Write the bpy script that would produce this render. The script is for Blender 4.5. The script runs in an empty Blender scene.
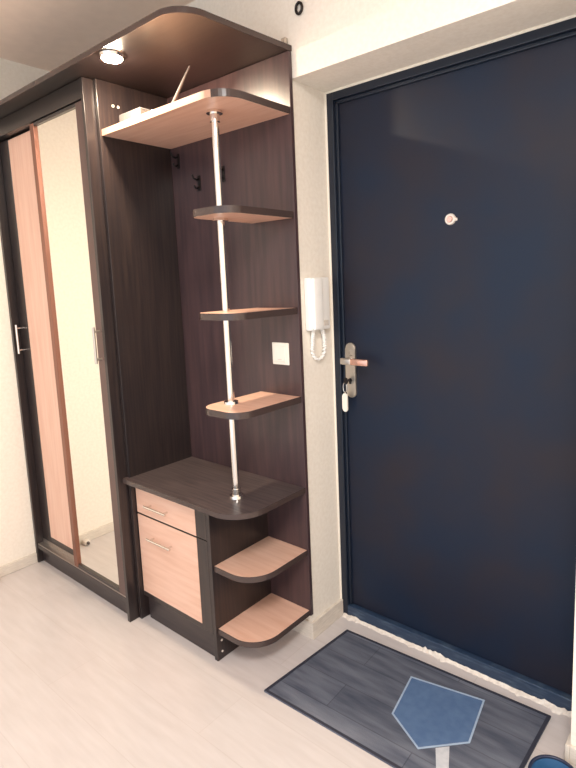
import bpy, bmesh, math, random
from mathutils import Vector, Matrix
random.seed(7)
S = bpy.context.scene
C = S.collection

# ------------------------------------------------------------------ materials
def srgb(r, g, b):
    f = lambda c: c/12.92 if c <= .04045 else ((c+.055)/1.055)**2.4
    return (f(r/255), f(g/255), f(b/255), 1)

def base_mat(name, col, rough=.5, metal=0., spec=.5):
    m = bpy.data.materials.new(name); m.use_nodes = True
    b = m.node_tree.nodes['Principled BSDF']
    b.inputs['Base Color'].default_value = col
    b.inputs['Roughness'].default_value = rough
    b.inputs['Metallic'].default_value = metal
    b.inputs['Specular IOR Level'].default_value = spec
    return m, m.node_tree, b

def mixed(nt, fac_socket, c1, c2, lo=.35, hi=.65):
    r = nt.nodes.new('ShaderNodeValToRGB')
    r.color_ramp.elements[0].position = lo; r.color_ramp.elements[1].position = hi
    r.color_ramp.elements[0].color = c1; r.color_ramp.elements[1].color = c2
    nt.links.new(fac_socket, r.inputs['Fac'])
    return r.outputs['Color']

def noise(nt, scale, detail=3, stretch=(1, 1, 1), coord='Object'):
    tc = nt.nodes.new('ShaderNodeTexCoord'); mp = nt.nodes.new('ShaderNodeMapping')
    mp.inputs['Scale'].default_value = stretch
    nt.links.new(tc.outputs[coord], mp.inputs['Vector'])
    n = nt.nodes.new('ShaderNodeTexNoise'); n.inputs['Scale'].default_value = scale
    n.inputs['Detail'].default_value = detail
    nt.links.new(mp.outputs['Vector'], n.inputs['Vector'])
    return n.outputs['Fac']

def bump(nt, b, sock, strength, dist=.002):
    bp = nt.nodes.new('ShaderNodeBump'); bp.inputs['Strength'].default_value = strength
    bp.inputs['Distance'].default_value = dist
    nt.links.new(sock, bp.inputs['Height']); nt.links.new(bp.outputs['Normal'], b.inputs['Normal'])

def wood(name, c1, c2, rough, stretch, scale=9, spec=.5, coat=0.):
    m, nt, b = base_mat(name, c1, rough, 0, spec)
    f = noise(nt, scale, 5, stretch)
    nt.links.new(mixed(nt, f, c1, c2), b.inputs['Base Color'])
    bump(nt, b, f, .06)
    b.inputs['Coat Weight'].default_value = coat
    b.inputs['Coat Roughness'].default_value = .2
    return m

def plain(name, col, rough=.5, metal=0., spec=.5):
    return base_mat(name, col, rough, metal, spec)[0]

def speckled(name, c1, c2, rough, scale, bstr=.15, lo=.35, hi=.65, stretch=(1, 1, 1)):
    m, nt, b = base_mat(name, c1, rough)
    f = noise(nt, scale, 4, stretch)
    nt.links.new(mixed(nt, f, c1, c2, lo, hi), b.inputs['Base Color'])
    bump(nt, b, f, bstr)
    return m

def emit(name, col, st):
    m, nt, b = base_mat(name, col, .4)
    b.inputs['Emission Color'].default_value = col
    b.inputs['Emission Strength'].default_value = st
    return m

M = {}
M['beech_v'] = wood('beech_vertical', srgb(236, 194, 172), srgb(227, 180, 157), .38, (6, 6, .35))
M['beech_h'] = wood('beech_horizontal', srgb(232, 190, 168), srgb(222, 176, 152), .38, (.5, 6, 6))
M['wenge_v'] = wood('wenge_vertical', srgb(51, 41, 39), srgb(36, 30, 32), .3, (14, 14, .5), 8, .5, .15)
M['wenge_back'] = wood('wenge_back_panel', srgb(78, 58, 59), srgb(62, 47, 50), .32, (9, 9, .6), 6, .5, .15)
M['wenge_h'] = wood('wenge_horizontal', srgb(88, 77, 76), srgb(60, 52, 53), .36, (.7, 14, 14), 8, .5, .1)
M['wenge_canopy'] = wood('wenge_canopy', srgb(40, 32, 32), srgb(31, 26, 27), .3, (.7, 9, 9), 6, .5, .1)
M['edge'] = plain('dark_edge_band', srgb(70, 57, 54), .25)
M['edge_beech'] = plain('beech_edge_band', srgb(208, 166, 142), .4)
M['plinth'] = wood('wenge_plinth', srgb(58, 48, 48), srgb(44, 37, 39), .35, (.7, 10, 10), 8)
M['bronze'] = base_mat('bronze_profile', srgb(140, 96, 80), .35, .7)[0]
M['bronze_dark'] = base_mat('dark_bronze_profile', srgb(104, 84, 80), .35, .5)[0]
M['track'] = plain('aluminium_track', srgb(190, 182, 176), .3, .9)
M['chrome'] = plain('chrome', srgb(232, 226, 220), .14, 1.)
M['nickel'] = plain('satin_nickel', srgb(200, 192, 182), .33, .9)
M['rosy'] = plain('rosy_tinted_metal', srgb(225, 178, 160), .25, .8)  # pinkish peephole cover; on the lever it paints in a reflected tint
M['mirror'] = plain('mirror_glass', srgb(250, 248, 240), .01, 1.)
M['white_plastic'] = plain('white_plastic', srgb(240, 234, 222), .35)
M['intercom'] = plain('intercom_plastic', srgb(252, 250, 246), .35)
M['cap'] = plain('screw_cap', srgb(215, 205, 195), .4)
M['dark_metal'] = plain('dark_metal', srgb(28, 22, 22), .4, .3)
M['grey_plastic'] = plain('grey_plastic', srgb(78, 76, 76), .5)
M['rod'] = plain('grey_rod', srgb(84, 78, 78), .5)
M['plaster'] = speckled('rough_plaster', srgb(232, 224, 214), srgb(212, 202, 192), .9, 60, .6)
M['caulk'] = plain('white_caulk', srgb(244, 236, 222), .6)
M['lamp'] = emit('lamp_lens', (1, .82, .60, 1), 760)
M['wall'] = speckled('wallpaper', srgb(245, 237, 225), srgb(239, 230, 217), .8, 70, .12)
M['ceiling'] = speckled('ceiling_paint', srgb(250, 226, 208), srgb(246, 222, 204), .9, 20, .05)
M['base'] = speckled('baseboard_laminate', srgb(222, 212, 200), srgb(208, 198, 186), .5, 30, .05, stretch=(1, 1, 8))

def floor_mat():
    m, nt, b = base_mat('floor_laminate', srgb(220, 206, 196), .3)
    tc = nt.nodes.new('ShaderNodeTexCoord')
    br = nt.nodes.new('ShaderNodeTexBrick')
    br.inputs['Color1'].default_value = srgb(208, 201, 199); br.inputs['Color2'].default_value = srgb(204, 197, 195)
    br.inputs['Mortar'].default_value = srgb(199, 191, 188)
    br.inputs['Scale'].default_value = 1; br.inputs['Brick Width'].default_value = 1.2
    br.inputs['Row Height'].default_value = .19; br.inputs['Mortar Size'].default_value = .0015
    nt.links.new(tc.outputs['Object'], br.inputs['Vector'])
    f = noise(nt, 5, 6, (1.2, 9, 1))
    g = mixed(nt, f, (.91, .9, .89, 1), (1, 1, 1, 1), .3, .7)
    mx = nt.nodes.new('ShaderNodeMix'); mx.data_type = 'RGBA'; mx.blend_type = 'MULTIPLY'
    mx.inputs['Factor'].default_value = 1.0
    nt.links.new(br.outputs['Color'], mx.inputs['A']); nt.links.new(g, mx.inputs['B'])
    nt.links.new(mx.outputs['Result'], b.inputs['Base Color'])
    return m
M['floor'] = floor_mat()

def door_mat():
    m, nt, b = base_mat('navy_door_laminate', srgb(36, 42, 56), .48, 0, .3)
    f = noise(nt, 3.2, 3)
    nt.links.new(mixed(nt, f, srgb(17, 30, 50), srgb(34, 31, 40), .36, .68), b.inputs['Base Color'])
    w = nt.nodes.new('ShaderNodeTexWave'); w.bands_direction = 'Z'
    w.inputs['Scale'].default_value = 30; w.inputs['Distortion'].default_value = 1.5
    tc = nt.nodes.new('ShaderNodeTexCoord'); nt.links.new(tc.outputs['Object'], w.inputs['Vector'])
    bump(nt, b, w.outputs['Fac'], .03, .001)
    return m
M['door'] = door_mat()
M['door_frame'] = plain('navy_frame_paint', srgb(20, 29, 44), .35)
M['sill'] = speckled('navy_sill_worn', srgb(36, 54, 78), srgb(74, 90, 108), .45, 14, .1, .5, .75, (1, 1, 5))

def mat_mat():
    m, nt, b = base_mat('doormat_print', srgb(80, 82, 92), .85)
    f = noise(nt, 4, 6, (1, 7, 1))
    c = mixed(nt, f, srgb(70, 76, 92), srgb(118, 122, 134), .3, .72)
    tc = nt.nodes.new('ShaderNodeTexCoord'); br = nt.nodes.new('ShaderNodeTexBrick')
    mp = nt.nodes.new('ShaderNodeMapping'); mp.inputs['Rotation'].default_value = (0, 0, -.03); mp.inputs['Location'].default_value = (.2, .035, 0)
    nt.links.new(tc.outputs['Object'], mp.inputs['Vector']); nt.links.new(mp.outputs['Vector'], br.inputs['Vector'])
    br.inputs['Color1'].default_value = (.62, .64, .68, 1); br.inputs['Color2'].default_value = (1, 1, 1, 1); br.inputs['Mortar'].default_value = (.4, .42, .46, 1)
    br.inputs['Scale'].default_value = 1; br.inputs['Brick Width'].default_value = .62; br.inputs['Row Height'].default_value = .115; br.inputs['Mortar Size'].default_value = .0018
    mx = nt.nodes.new('ShaderNodeMix'); mx.data_type = 'RGBA'; mx.blend_type = 'MULTIPLY'; mx.inputs['Factor'].default_value = .75
    nt.links.new(c, mx.inputs['A']); nt.links.new(br.outputs['Color'], mx.inputs['B']); nt.links.new(mx.outputs['Result'], b.inputs['Base Color'])
    g = noise(nt, 300, 2)
    bump(nt, b, g, .5, .002)
    return m
M['mat'] = mat_mat()
M['mat_edge'] = plain('doormat_binding', srgb(44, 46, 60), .8)
M['emblem'] = speckled('emblem_blue', srgb(74, 100, 138), srgb(82, 108, 144), .85, 40, .3)
M['emblem_line'] = speckled('emblem_line', srgb(160, 178, 200), srgb(146, 166, 190), .85, 60, .2)
M['post'] = speckled('emblem_post', srgb(186, 188, 194), srgb(172, 176, 184), .85, 60, .2)
M['bowl'] = plain('blue_plastic', srgb(44, 88, 128), .4)
M['bowl_rim'] = plain('dark_blue_rim', srgb(30, 40, 66), .4)

# ------------------------------------------------------------------ helpers
def wloc(o):
    v = Vector((0, 0, 0))
    while o is not None:
        v += Vector(o.location); o = o.parent
    return v

def obj(name, bm, mat, parent=None, smooth=False, loc=None):
    """geometry is given in world coordinates"""
    me = bpy.data.meshes.new(name)
    off = wloc(parent) if parent else Vector(loc or (0, 0, 0))
    bmesh.ops.translate(bm, verts=bm.verts, vec=-off)
    bmesh.ops.recalc_face_normals(bm, faces=bm.faces)
    bm.to_mesh(me); bm.free()
    me.materials.append(M[mat])
    if smooth:
        for p in me.polygons: p.use_smooth = True
        try: me.set_sharp_from_angle(angle=math.radians(40))
        except Exception: pass
    o = bpy.data.objects.new(name, me); C.objects.link(o)
    if parent: o.parent = parent
    elif loc: o.location = loc
    return o

def tag(o, label=None, cat=None, group=None, kind=None):
    if label: o['label'] = label
    if cat: o['category'] = cat
    if group: o['group'] = group
    if kind: o['kind'] = kind
    return o

def thing(name, label, cat, loc, group=None):
    o = bpy.data.objects.new(name, None); C.objects.link(o)
    o.empty_display_size = .05; o.location = loc
    return tag(o, label, cat, group)

def box(bm, x0, x1, y0, y1, z0, z1, bev=0., seg=2):
    r = bmesh.ops.create_cube(bm, size=1)
    vs = r['verts']
    for v in vs:
        v.co = Vector(((x0+x1)/2+v.co.x*(x1-x0), (y0+y1)/2+v.co.y*(y1-y0), (z0+z1)/2+v.co.z*(z1-z0)))
    if bev:
        es = list({e for v in vs for e in v.link_edges})
        bmesh.ops.bevel(bm, geom=es, offset=bev, segments=seg, affect='EDGES', profile=.5)
    return bm

def B(*a, **k):
    return box(bmesh.new(), *a, **k)

def cyl(bm, p0, p1, r0, r1=None, seg=24):
    r1 = r0 if r1 is None else r1
    p0, p1 = Vector(p0), Vector(p1); d = p1-p0
    rot = d.to_track_quat('Z', 'Y').to_matrix().to_4x4()
    bmesh.ops.create_cone(bm, cap_ends=True, segments=seg, radius1=r0, radius2=r1, depth=d.length,
                          matrix=Matrix.Translation((p0+p1)/2) @ rot)
    return bm

def tube(bm, pts, r, seg=10, closed=False, taper=None):
    pts = [Vector(p) for p in pts]; n = len(pts); rings = []
    prev = None
    for i, p in enumerate(pts):
        if closed: t = pts[(i+1) % n]-pts[i-1]
        else: t = pts[min(i+1, n-1)]-pts[max(i-1, 0)]
        t.normalize()
        if prev is None:
            a = Vector((0, 0, 1)) if abs(t.z) < .9 else Vector((1, 0, 0))
            u = t.cross(a).normalized()
        else:
            u = (prev - t*prev.dot(t)).normalized()
        prev = u; w = t.cross(u)
        rr = r if taper is None else taper[i]
        rings.append([bm.verts.new(p+(u*math.cos(2*math.pi*k/seg)+w*math.sin(2*math.pi*k/seg))*rr) for k in range(seg)])
    for i in range(n if closed else n-1):
        a, b = rings[i], rings[(i+1) % n]
        for k in range(seg):
            bm.faces.new((a[k], a[(k+1) % seg], b[(k+1) % seg], b[k]))
    if not closed:
        bm.faces.new(rings[0][::-1]); bm.faces.new(rings[-1])
    return bm

def prism(bm, outline, z0, z1, bev=0.):
    """extrude an xy outline from z0 to z1"""
    lo = [bm.verts.new((x, y, z0)) for x, y in outline]
    hi = [bm.verts.new((x, y, z1)) for x, y in outline]
    n = len(outline)
    bm.faces.new(lo[::-1]); bm.faces.new(hi)
    for i in range(n):
        bm.faces.new((lo[i], lo[(i+1) % n], hi[(i+1) % n], hi[i]))
    return bm

def ribbon(bm, path, t, z0, z1):
    """solid band of thickness t along an open xy path (offset to its right-hand side)"""
    n = len(path); out = []
    for i in range(n):
        a = Vector(path[max(i-1, 0)]); b = Vector(path[min(i+1, n-1)])
        d = (b-a).normalized(); nr = Vector((d.y, -d.x))
        out.append(Vector(path[i])+nr*t)
    ring = []
    for i in range(n):
        p, q = Vector(path[i]), out[i]
        ring.append([bm.verts.new((p.x, p.y, z0)), bm.verts.new((q.x, q.y, z0)), bm.verts.new((q.x, q.y, z1)), bm.verts.new((p.x, p.y, z1))])
    for i in range(n-1):
        a, b = ring[i], ring[i+1]
        for k in range(4):
            bm.faces.new((a[k], a[(k+1) % 4], b[(k+1) % 4], b[k]))
    bm.faces.new(ring[0][::-1]); bm.faces.new(ring[-1])
    return bm

def arc(cx, cy, r, a0, a1, n=12):
    return [(cx+r*math.cos(math.radians(a0+(a1-a0)*i/n)), cy+r*math.sin(math.radians(a0+(a1-a0)*i/n))) for i in range(n+1)]

def corner_outline(x0, x1, yb, yf, r):
    """back-left, front-left, rounded front-right, back-right; returns outline and its front path"""
    front = [(x0, yf)] + arc(x1-r, yf+r, r, -90, 0) + [(x1, yb)]
    return [(x0, yb)] + front, front

def bar_handle(name, parent, p0, p1, out, r=.005, mat='chrome'):
    """bar between p0 and p1 carried by two posts that stand off the surface along out"""
    p0, p1, out = Vector(p0), Vector(p1), Vector(out)
    bm = bmesh.new(); d = (p1-p0)
    cyl(bm, p0+out, p1+out, r, seg=14)
    for f in (.12, .88):
        q = p0+d*f
        cyl(bm, q, q+out, r*.8, seg=12)
    return obj(name, bm, mat, parent, True)

# ------------------------------------------------------------------ the setting
XL, XR, YF, ZC = -1.543, 2.3, -2.9, 2.485
W, ND, NH = .945, .192, 2.08          # door niche: width, depth, height
T = .12
def struct(o): o['kind'] = 'structure'; return o
struct(obj('floor', B(XL-T, XR+T, YF, ND+.2, -.1, 0), 'floor'))
struct(obj('ceiling', B(XL-T, XR+T, YF, ND+.2, ZC, ZC+.1), 'ceiling'))
struct(obj('wall_left', B(XL-T, XL, YF, 0, 0, ZC), 'wall'))
struct(obj('wall_right', B(XR, XR+T, YF, 0, 0, ZC), 'wall'))
bm = bmesh.new()
box(bm, XL-T, 0, 0, ND+.2, 0, ZC); box(bm, 0, W, 0, ND+.2, NH, ZC); box(bm, W, XR+T, 0, ND+.2, 0, ZC)
struct(obj('wall_back', bm, 'wall'))
bm = bmesh.new()
box(bm, XL, XL+.012, YF, -.378, 0, .052, .003)
struct(obj('baseboard_left', bm, 'base'))
bm = bmesh.new()
box(bm, -.19, .0, -.012, 0, 0, .07, .002)
box(bm, 0, .012, -.012, ND-.001, 0, .07, .002)
struct(obj('baseboard_back', bm, 'base'))
bm = bmesh.new()
box(bm, W-.012, W, -.012, ND-.001, 0, .07, .002); box(bm, W, XR, -.012, 0, 0, .07, .002)
struct(obj('baseboard_right', bm, 'base'))

# ragged strip of plaster on the floor along the door sill
bm = bmesh.new()
n = 90; rows = []
for i in range(n+1):
    x = .013+(W-.026)*i/n
    rag = random.uniform(0, .003)+(.010*random.random() if (i % 13 in (4, 5, 6) or i < 8) else 0)
    h = .003+random.uniform(0, .003)+(.009*random.random() if (i < 8 or 36 < i < 48 or i > 78) else 0)
    rows.append([bm.verts.new((x, ND-.010-rag*1.2, .0)), bm.verts.new((x, ND-.007-rag, h*.7)), bm.verts.new((x, ND-.001, h+.004)), bm.verts.new((x, ND-.001, 0))])
for i in range(n):
    a, b = rows[i], rows[i+1]
    for k in range(4): bm.faces.new((a[k], a[(k+1) % 4], b[(k+1) % 4], b[k]))
bm.faces.new(rows[0]); bm.faces.new(rows[-1][::-1])
struct(obj('trim_1', bm, 'plaster'))
# white caulk bead round the frame
bm = bmesh.new()
tube(bm, [(.003, ND-.002, .02), (.003, ND-.002, 1.0), (.003, ND-.002, NH-.004)], .004, 8)
tube(bm, [(.003, ND-.002, NH-.003), (.45, ND-.002, NH-.003), (W-.003, ND-.002, NH-.003)], .004, 8)
tube(bm, [(W-.003, ND-.002, .02), (W-.003, ND-.002, 1.0), (W-.003, ND-.002, NH-.004)], .004, 8)
struct(obj('trim_2', bm, 'caulk', None, True))

# ------------------------------------------------------------------ entrance door
door = thing('door_1', 'dark navy entrance door filling the recess in the wall', 'door', (.4725, ND, 0))
struct(door)
bm = bmesh.new()
FW = .034
box(bm, .001, FW, ND, ND+.07, .0, NH-.001, .003)
box(bm, W-FW, W-.001, ND, ND+.07, .0, NH-.001, .003)
box(bm, FW-.002, W-FW+.002, ND, ND+.07, NH-FW, NH-.001, .003)
obj('door_frame', bm, 'door_frame', door)
obj('door_sill', B(FW-.004, W-FW+.004, ND+.001, ND+.07, 0, .05, .003), 'sill', door)
YD = ND+.022                                   # face of the leaf
bm = bmesh.new()
box(bm, FW+.001, W-FW-.001, YD, YD+.05, .051, NH-FW-.001, .002)
leaf = obj('door_leaf', bm, 'door', door)
bm = bmesh.new()
box(bm, FW-.001, FW+.012, YD-.010, YD+.002, .05, NH-FW, .003)
box(bm, FW, W-FW, YD-.010, YD+.002, NH-FW-.012, NH-FW+.001, .003)
obj('door_seal', bm, 'door_frame', door)
# lock plate with lever
lock = obj('lock_plate', bmesh.new(), 'nickel', door)
def stadium(cx, cz, w, h, n=14):
    r = w/2
    return [(cx+r*math.cos(a), cz+h/2-r+r*math.sin(a)) for a in [math.pi*i/n for i in range(n+1)]] + \
           [(cx-r*math.cos(a), cz-h/2+r-r*math.sin(a)) for a in [math.pi*i/n for i in range(n+1)]]
def prism_y(bm, outl, y0, y1, bev=0.):
    a = [bm.verts.new((x, y0, z)) for x, z in outl]; b = [bm.verts.new((x, y1, z)) for x, z in outl]
    n = len(outl)
    f1 = bm.faces.new(a); bm.faces.new(b[::-1])
    for i in range(n): bm.faces.new((a[i], a[(i+1) % n], b[(i+1) % n], b[i]))
    if bev: bmesh.ops.bevel(bm, geom=list(f1.edges), offset=bev, segments=2, affect='EDGES')
    return bm
bm = prism_y(bmesh.new(), stadium(.057, 1.043, .046, .216), YD-.009, YD+.001, .003)
bmesh.ops.translate(bm, verts=bm.verts, vec=-wloc(door)); bmesh.ops.recalc_face_normals(bm, faces=bm.faces)
bm.to_mesh(lock.data); bm.free()
bm = bmesh.new()
cyl(bm, (.055, YD-.008, 1.0755), (.055, YD-.058, 1.0755), .011, .010)
cyl(bm, (.055, YD-.008, 1.0755), (.055, YD-.014, 1.0755), .018, .016)
obj('lever_neck', bm, 'nickel', lock, True)
bm = bmesh.new(); box(bm, .044, .092, YD-.066, YD-.050, 1.063, 1.088, .005, 3)
obj('lever', bm, 'nickel', lock, True)
bm = bmesh.new(); box(bm, .090, .168, YD-.065, YD-.051, 1.063, 1.088, .005, 3)
tag(obj('lever', bm, 'rosy', lock, True), 'copper tinted end of the lever')  # same nickel lever, with a warm reflection put into its colour
bm = bmesh.new(); cyl(bm, (.056, YD-.007, .995), (.056, YD-.014, .995), .008)
box(bm, .052, .060, YD-.0135, YD-.007, .980, .996, .001)
tag(obj('keyhole', bm, 'dark_metal', lock), 'dark keyhole of the lock')
bm = bmesh.new(); cyl(bm, (.052, YD-.008, 1.118), (.052, YD-.0125, 1.118), .007)
obj('thumb_turn', bm, 'nickel', lock, True)
# peephole
pe = bmesh.new(); cyl(pe, (.474, YD+.001, 1.578), (.474, YD-.007, 1.578), .019, .017, 28)
box(pe, .488, .499, YD-.006, YD, 1.571, 1.581, .002)
peep = obj('peephole', pe, 'cap', door, True)
bm = bmesh.new(); cyl(bm, (.474, YD-.0065, 1.578), (.474, YD-.010, 1.578), .011, .009, 24)
tag(obj('peephole_cover', bm, 'rosy', peep, True), 'pinkish cover over the peephole')

# key hanging from the lock
key = thing('key', 'small key with ring and white tag hanging in the door lock', 'key', (.056, YD-.0135, .995))
bm = bmesh.new()
cyl(bm, (.056, YD-.0142, .995), (.056, YD-.030, .995), .003)
prism_b = prism_y(bm, [(.052+.010*math.cos(a), .993+.013*math.sin(a)) for a in [2*math.pi*i/20 for i in range(20)]], YD-.034, YD-.030)
obj('key_head', bm, 'dark_metal', key)
bm = bmesh.new()
tube(bm, [(.047, YD-.032+.010*math.sin(a)*.4, .968+.017*math.cos(a)) if False else (.047+.009*math.sin(a), YD-.032, .966+.019*math.cos(a)) for a in [2*math.pi*i/20 for i in range(20)]], .0016, 8, True)
obj('key_ring', bm, 'chrome', key, True)
bm = prism_y(bmesh.new(), stadium(.046, .907, .024, .074), YD-.036, YD-.030, .0015)
obj('key_tag', bm, 'white_plastic', key)

lock.location.x += .014; key.location.x += .013; key.location.z += .012; peep.location.x += .011
for ch in lock.children:
    if ch.name.startswith('lever'): ch.location.z += .011; ch.location.x += .004
    if ch.name.startswith('keyhole'): ch.location.z += .010

# ------------------------------------------------------------------ wardrobe
XW = -.68
ward = thing('wardrobe', 'tall dark wardrobe with a beech door and a mirror door', 'wardrobe', ((XL+XW)/2, -.19, 0))
for x in (XL+.002, XW-.020):
    obj('side_panel', B(x, x+.018, -.378, -.002, 0, 2.164, .001), 'wenge_v', ward)
obj('back_board', B(XL+.021, XW-.021, -.012, -.002, .08, 2.164), 'wenge_v', ward)
obj('fascia', B(XL+.0205, XW-.0205, -.376, -.300, 2.094, 2.164, .001), 'wenge_canopy', ward)
obj('plinth', B(XL+.0205, XW-.0205, -.352, -.330, 0, .078, .001), 'plinth', ward)
bm = B(XL+.0205, XW-.0205, -.374, -.02, .079, .098, .001)
obj('bottom_panel', bm, 'plinth', ward)
bm = bmesh.new()
box(bm, XL+.022, XW-.022, -.372, -.334, .0985, .104); box(bm, XL+.022, XW-.022, -.344, -.341, .104, .122)
obj('door_track', bm, 'track', ward)
# rear sliding door: beech
dl = obj('door', B(-1.436, -1.11, -.340, -.330, .150, 2.085), 'beech_v', ward)
tag(dl, 'beech sliding door')
bm = B(-1.521, -1.436, -.342, -.326, .107, 2.090, .002)
tag(obj('stile', bm, 'wenge_v', dl), 'wide dark stile')
bm = B(-1.436, -1.105, -.342, -.326, .107, .150, .002)
obj('rail', bm, 'wenge_v', dl)
bar_handle('handle', dl, (-1.482, -.342, 1.095), (-1.482, -.342, 1.235), (0, -.034, 0), .0055)
# front sliding door: mirror
dr = obj('door', B(-1.106, -.754, -.364, -.352, .122, 2.078), 'mirror', ward)
tag(dr, 'mirror sliding door')
obj('stile', B(-1.140, -1.106, -.374, -.350, .106, 2.090, .003), 'bronze', dr)
obj('stile', B(-.754, -.703, -.374, -.350, .106, 2.090, .003), 'bronze_dark', dr)
obj('rail', B(-1.106, -.754, -.372, -.350, 2.078, 2.090, .001), 'wenge_v', dr)
obj('rail', B(-1.106, -.754, -.372, -.350, .106, .122, .001), 'wenge_v', dr)
bar_handle('handle', dr, (-.722, -.374, 1.100), (-.722, -.374, 1.245), (0, -.026, 0), .0055, 'nickel')

# ------------------------------------------------------------------ canopy board over everything
path = [(XL+.002, -.449)] + arc(-.014-.100, -.449+.100, .100, -90, 4) + [(.010, -.002)]
out = [(XL+.002, -.002)] + path
can = obj('canopy_board', prism(bmesh.new(), out, 2.166, 2.184), 'wenge_canopy', None, False, (-.77, -.22, 2.166))
tag(can, 'long dark canopy board with a rounded corner on top of wardrobe and hall stand', 'canopy board')
obj('edge_band', ribbon(bmesh.new(), path, .002, 2.166, 2.184), 'edge', can)

# spotlight under the canopy
sp = thing('spotlight', 'small lit spotlight under the front edge of the canopy board', 'spotlight', (-.44, -.400, 2.166))
bm = bmesh.new(); cyl(bm, (-.44, -.400, 2.1655), (-.44, -.400, 2.155), .040, .036, 32)
obj('housing', bm, 'chrome', sp, True)
bm = bmesh.new()
bmesh.ops.create_uvsphere(bm, u_segments=24, v_segments=12, radius=.034, matrix=Matrix.Translation((-.44, -.400, 2.1545)) @ Matrix.Diagonal((1, 1, .25, 1)))
bmesh.ops.delete(bm, geom=[v for v in bm.verts if v.co.z > 2.1546], context='VERTS')
obj('bulb', bm, 'lamp', sp, True)

# ------------------------------------------------------------------ hall stand: panels, pole and shelves
hall = thing('hall_stand', 'dark open hall stand with shelves on a chrome pole beside the wardrobe', 'hall stand', (-.33, -.01, 0))
XS = XW+.0175                                  # inner face of its left panel
lp = obj('left_panel', B(XW+.0005, XS, -.335, -.019, 0, 2.1645, .001), 'wenge_v', hall)
for yy in (-.272, -.250):
    bm = bmesh.new(); cyl(bm, (XS-.001, yy, 2.080), (XS+.002, yy, 2.080), .0055, .005, 16)
    tag(obj('screw_cap', bm, 'cap', lp, True), 'white screw cap')
back = obj('back_panel', B(XW+.0005, .010, -.018, -.002, .105, 2.1645, .001), 'wenge_back', hall)
def shelf(outline, path, z, t, mat, parent, bands):
    s = obj('shelf', prism(bmesh.new(), outline, z-t, z), mat, parent)
    for pth, m in bands: obj('edge_band', ribbon(bmesh.new(), pth, .0022, z-t-.0003, z+.0003), m, s)
    return s
# top shelf
out, path = corner_outline(XS+.001, .006, -.019, -.326, .09)
i0 = 5
shelf(out, path, 1.984, .022, 'beech_h', hall, [(path[:i0], 'edge_beech'), (path[i0-1:], 'edge')])
# three narrow shelves on the pole
def tongue(x0, x1, yb, yf, r):
    p = [(x0, yb)] + arc(x0+r, yf+r, r, 180, 270) + arc(x1-r, yf+r, r, 270, 360) + [(x1, yb)]
    return p, p
for z in (1.637, 1.300, .974):
    out, path = tongue(-.200, .002, -.019, -.328, .065)
    shelf(out, path, z, .022, 'beech_h', hall, [(path, 'edge')])
# pole
PX, PY = -.143, -.226
ZT = .6255
bm = bmesh.new(); cyl(bm, (PX, PY, ZT+.001), (PX, PY, 1.9615), .0125, seg=24)
pole = obj('pole', bm, 'chrome', hall, True)
for z0, z1 in ((ZT+.0005, ZT+.010), (1.952, 1.9615), (.974+.0004, .983), (1.606, 1.6146)):
    bm = bmesh.new(); cyl(bm, (PX, PY, z0), (PX, PY, z1), .027, .025, 28)
    obj('flange', bm, 'chrome', pole, True)
for z0, z1 in ((ZT+.010, ZT+.034), (1.926, 1.953)):
    bm = bmesh.new(); cyl(bm, (PX, PY, z0), (PX, PY, z1), .0165, seg=24)
    obj('collar', bm, 'chrome', pole, True)
# coat hooks on the back panel
for hx, hz in ((-.615, 1.905), (-.490, 1.800), (-.345, 1.815)):
    bm = bmesh.new()
    box(bm, hx-.009, hx+.009, -.0215, -.018, hz-.030, hz+.030, .0015)
    tube(bm, [(hx, -.020, hz+.018), (hx, -.034, hz+.012), (hx, -.048, hz+.016), (hx, -.054, hz+.030)], .004, 8)
    tube(bm, [(hx, -.020, hz-.012), (hx, -.032, hz-.022), (hx, -.042, hz-.020), (hx, -.046, hz-.010)], .004, 8)
    obj('coat_hook', bm, 'dark_metal', hall, True)

# ------------------------------------------------------------------ drawer cabinet with open corner shelves
cab = thing('drawer_cabinet', 'low cabinet with beech drawer, beech door and two rounded corner shelves', 'cabinet', (-.33, -.17, 0))
XC = -.199
out, path = corner_outline(XS+.001, .007, -.019, -.356, .12)
path = [(XW+.002, -.3365), (XW+.002, -.356)] + path[1:]
out = [(XS+.001, -.019), (XS+.001, -.3365)] + path
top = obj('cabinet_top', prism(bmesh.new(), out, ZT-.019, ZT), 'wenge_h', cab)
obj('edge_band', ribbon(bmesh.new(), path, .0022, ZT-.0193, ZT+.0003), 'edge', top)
sp_ = obj('side_panel', B(XC-.018, XC, -.315, -.019, 0, ZT-.0195, .001), 'wenge_v', cab)
for zz in (.030, .075):
    bm = bmesh.new(); cyl(bm, (XC-.001, -.292, zz), (XC+.002, -.292, zz), .0045, .004, 14)
    tag(obj('screw_cap', bm, 'cap', sp_, True), 'pale screw cap')
obj('side_panel', B(XS+.0005, XS+.018, -.296, -.019, 0, ZT-.0195, .001), 'wenge_v', cab)
obj('bottom_panel', B(XS+.0185, XC-.0185, -.296, -.019, .100, .118), 'plinth', cab)
obj('plinth', B(XS+.0185, XC-.0185, -.305, -.288, 0, .099, .001), 'plinth', cab)
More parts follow.
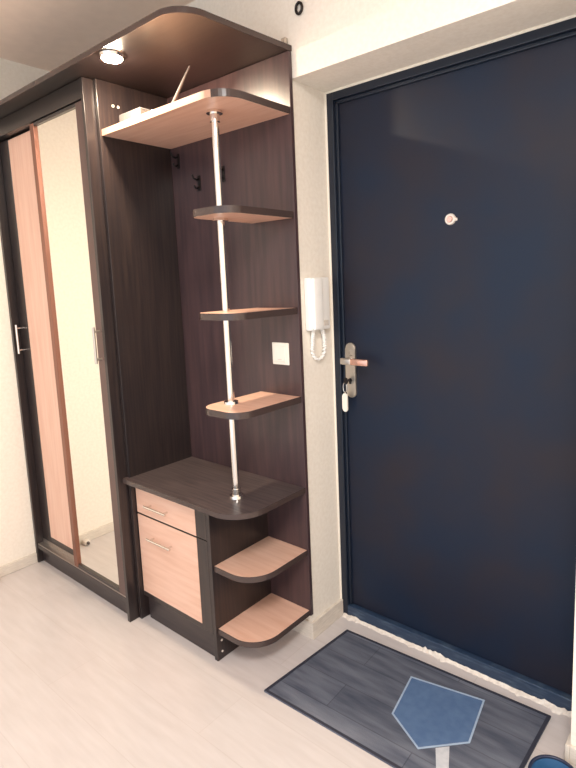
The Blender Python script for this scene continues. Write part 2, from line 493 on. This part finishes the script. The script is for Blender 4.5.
# fronts: dark board with a beech inset
def front(name, z0, z1):
    f = obj(name, B(XS+.001, XC-.019, -.3145, -.2965, z0, z1, .0015), 'wenge_v', cab)
    return f
zsp = .470
dw = front('drawer', zsp+.0015, ZT-.022)
obj('inset_panel', B(XS+.006, -.278, -.3165, -.3140, zsp+.004, ZT-.025, .0005), 'beech_h', dw)
bar_handle('handle', dw, (-.572, -.3165, .524), (-.430, -.3165, .524), (0, -.022, 0), .005)
dd = front('door', .101, zsp-.0015)
obj('inset_panel', B(XS+.006, -.278, -.3165, -.3140, .124, zsp-.004, .0005), 'beech_h', dd)
bar_handle('handle', dd, (-.570, -.3165, .386), (-.418, -.3165, .386), (0, -.022, 0), .005)
for z in (.376, .128):
    out, path = corner_outline(XC+.0008, .005, -.019, -.305, .11)
    s = obj('corner_shelf', prism(bmesh.new(), out, z-.020, z), 'beech_h', cab)
    obj('edge_band', ribbon(bmesh.new(), path, .0022, z-.0203, z+.0003), 'edge', s)

# ------------------------------------------------------------------ things on the top shelf
rb = thing('plastic_box', 'small pale box with a cable lying on the top shelf', 'box', (-.53, -.24, 1.984))
bm = B(-.598, -.462, -.292, -.205, 1.9843, 2.030, .004, 3)
body = obj('box_body', bm, 'grey_plastic', rb)
bm = bmesh.new()
for k in range(9): box(bm, -.590+k*.014, -.583+k*.014, -.2928, -.2915, 1.998, 2.020)
tag(obj('vent', bm, 'rod', body), 'grey vent slots')
bm = bmesh.new(); tube(bm, [(-.463, -.25, 2.020), (-.445, -.25, 2.022), (-.425, -.252, 2.010), (-.405, -.25, 1.9925), (-.37, -.24, 1.9915)], .003, 8)
obj('cable', bm, 'white_plastic', rb, True)
bm = bmesh.new(); a, b = Vector((-.475, -.185, 1.9925)), Vector((-.318, -.172, 2.161))
tube(bm, [a+(b-a)*t for t in (0, .25, .5, .75, 1)], .006, 10, False, [.0075, .007, .006, .005, .003])
o = obj('rod', bm, 'rod', None, True, tuple(a))
tag(o, 'thin grey tapering rod propped between the top shelf and canopy', 'rod')

# ------------------------------------------------------------------ small things on the walls
# switch on the back panel
sw = thing('light_switch', 'white square light switch on the dark back panel', 'switch', (-.087, -.018, 1.130))
bm = B(-.124, -.042, -.025, -.0182, 1.088, 1.171, .003, 3); pl = obj('switch_plate', bm, 'white_plastic', sw)
bm = B(-.112, -.054, -.029, -.0245, 1.100, 1.159, .002, 2); rk = obj('rocker', bm, 'white_plastic', sw)
obj('indicator', B(-.093, -.073, -.0297, -.0285, 1.107, 1.110), 'cap', rk)

# intercom on the recess side wall (faces +X)
ic = thing('intercom', 'white wall intercom handset with a looped cord beside the door', 'intercom', (0, .085, 1.21))
bm = B(.0003, .028, .026, .144, 1.212, 1.406, .006, 3); ib = obj('intercom_base', bm, 'intercom', ic, True)
bm = bmesh.new(); box(bm, .0275, .040, .036, .090, 1.214, 1.404, .006, 3)
obj('handset', bm, 'intercom', ic, True)
bm = B(.0275, .0302, .104, .130, 1.226, 1.246, .001); obj('call_button', bm, 'cap', ib)
pts = []
for i in range(61):
    t = i/60
    a = math.pi*(1.0+t)
    y = .088+.037*math.cos(a); z = 1.142+.042*math.sin(a)
    pts.append((.010, y, z))
pts = [(.014, .058, 1.216), (.012, .053, 1.18)] + pts + [(.012, .122, 1.175), (.014, .108, 1.216)]
coil = []
dense = []
for i in range(len(pts)-1):
    p, q = Vector(pts[i]), Vector(pts[i+1]); k = max(1, int((q-p).length/.0012))
    for j in range(k): dense.append(p.lerp(q, j/k))
for i, p in enumerate(dense):
    a = i*.9
    coil.append(p+Vector((.0045*math.cos(a), .0045*math.sin(a), 0)))
bm = bmesh.new(); tube(bm, coil, .0045, 6)
obj('cord', bm, 'intercom', ic, True)

# dark ring on the wall above the door recess and small bracket at the canopy end
bm = bmesh.new()
tube(bm, [(.053+.013*math.cos(a), -.006, 2.287+.017*math.sin(a)) for a in [2*math.pi*i/28 for i in range(28)]], .0045, 10, True)
o = obj('wall_ring', bm, 'dark_metal', None, True, (.053, 0, 2.287))
tag(o, 'small dark oval ring on the wall above the door recess', 'ring')
bm = bmesh.new(); box(bm, -.024, -.004, -.016, -.001, 2.1845, 2.213, .003); cyl(bm, (-.014, -.016, 2.203), (-.014, -.019, 2.203), .005, seg=12)
o = obj('corner_bracket', bm, 'nickel', None, False, (-.014, -.008, 2.1845))
tag(o, 'tiny grey bracket at the wall end of the canopy board', 'bracket')

# little socket block low on the left wall (seen in the mirror)
st = thing('door_stop', 'small pale door stop on the floor seen in the mirror', 'door stop', (-1.505, -.60, 0))
bm = B(-1.525, -1.486, -.618, -.582, .0003, .028, .008, 3); obj('block', bm, 'cap', st, True)
bm = bmesh.new(); cyl(bm, (-1.487, -.60, .015), (-1.476, -.60, .015), .008, .007, 16); obj('bumper', bm, 'rod', st, True)

# ------------------------------------------------------------------ doormat
A, Bq, Cq, Dq = Vector((.086, .112)), Vector((.854, .143)), Vector((.838, -.300)), Vector((.045, -.321))
def lerp2(u, v): return (A.lerp(Bq, u)).lerp(Dq.lerp(Cq, u), v)
dm = thing('doormat', 'grey blue doormat with a pentagon emblem on the floor before the door', 'doormat', (.455, -.09, 0))
bm = prism(bmesh.new(), [tuple(lerp2(u, v)) for u, v in ((0, 0), (0, 1), (1, 1), (1, 0))], .0004, .006)
obj('mat_pad', bm, 'mat', dm)
bm = bmesh.new()
e, ev = .013, .020
q = [lerp2(0, 0), lerp2(0, 1), lerp2(1, 1), lerp2(1, 0)]; qi = [lerp2(e, ev), lerp2(e, 1-ev), lerp2(1-e, 1-ev), lerp2(1-e, ev)]
for i in range(4):
    j = (i+1) % 4
    prism(bm, [tuple(q[i]), tuple(q[j]), tuple(qi[j]), tuple(qi[i])], .0062, .0078)
obj('binding', bm, 'mat_edge', dm)
pent = [(.416, .035), (.664, .083), (.692, -.104), (.578, -.216), (.447, -.147)]
def scaled(p, s):
    c = Vector((sum(x for x, y in p)/5, sum(y for x, y in p)/5)); return [tuple(c+(Vector(a)-c)*s) for a in p]
em = obj('emblem', prism(bmesh.new(), scaled(pent, .98), .0062, .0070), 'emblem', dm)
bm = bmesh.new(); po, pi_ = scaled(pent, 1.0), scaled(pent, .955)
for i in range(5):
    j = (i+1) % 5; prism(bm, [po[i], po[j], pi_[j], pi_[i]], .0063, .0076)
tag(obj('emblem_outline', bm, 'emblem_line', em), 'pale outline of the emblem')
bm = prism(bmesh.new(), [(.618, -.181), (.648, -.151), (.675, -.213), (.700, -.262), (.672, -.286), (.643, -.229)], .0062, .0070)
tag(obj('emblem_post', bm, 'post', em), 'pale grey post below the emblem')

# round blue bowl at the right edge of the mat
bw = thing('bowl', 'round blue bowl with dark rim on the floor at the right end of the doormat', 'bowl', (.925, -.085, 0))
def lathe(bm, prof, cx, cy, seg=40):
    rings = [[bm.verts.new((cx+r*math.cos(2*math.pi*k/seg), cy+r*math.sin(2*math.pi*k/seg), z)) for k in range(seg)] for r, z in prof]
    for a, b in zip(rings, rings[1:]):
        for k in range(seg): bm.faces.new((a[k], a[(k+1) % seg], b[(k+1) % seg], b[k]))
    bm.faces.new(rings[0][::-1]); bm.faces.new(rings[-1]); return bm
BX, BY = .930, -.100
obj('bowl_body', lathe(bmesh.new(), [(.045, .0005), (.052, .004), (.064, .036), (.061, .036), (.049, .008), (.02, .006)], BX, BY), 'bowl', bw, True)
bm = bmesh.new(); tube(bm, [(BX+.0635*math.cos(a), BY+.0635*math.sin(a), .037) for a in [2*math.pi*i/40 for i in range(40)]], .0045, 10, True)
obj('rim', bm, 'bowl_rim', bw, True)

# ------------------------------------------------------------------ light
def area(name, loc, size, power, col, target=None):
    l = bpy.data.lights.new(name, 'AREA'); l.shape = 'DISK'; l.size = size; l.energy = power; l.color = col
    o = bpy.data.objects.new(name, l); C.objects.link(o); o.location = loc
    if target is not None:
        o.rotation_euler = (Vector(target)-Vector(loc)).to_track_quat('-Z', 'Y').to_euler()
    return o
area('ceiling_lamp_light', (1.35, -1.55, 2.44), .7, 30, (1, .96, .92))
w = bpy.data.worlds.new('World'); S.world = w; w.use_nodes = True
bg = w.node_tree.nodes['Background']
bg.inputs['Color'].default_value = (.84, .92, 1, 1); bg.inputs['Strength'].default_value = .95

# ------------------------------------------------------------------ camera
cam = bpy.data.cameras.new('Camera'); co = bpy.data.objects.new('Camera', cam); C.objects.link(co)
R_ = Vector((.77637753, .62922228, -.03629412)); U_ = Vector((-.05781254, .12843896, .99003088)); F_ = Vector((-.62761106, .76653947, -.13609406))
m = Matrix((R_, U_, -F_)).transposed().to_4x4()
m.translation = Vector((1.27784, -1.490597, 1.3954))
co.matrix_world = m
cam.sensor_fit = 'AUTO'; cam.sensor_width = 36
cam.lens = 540.8668/768*36
cam.shift_x = (288-313.690)/768
cam.shift_y = (354.747-384)/768
cam.clip_start = .02
S.camera = co
vs = S.view_settings
vs.view_transform = 'Standard'; vs.look = 'None'; vs.gamma = 1; vs.exposure = .9; vs.use_curve_mapping = False
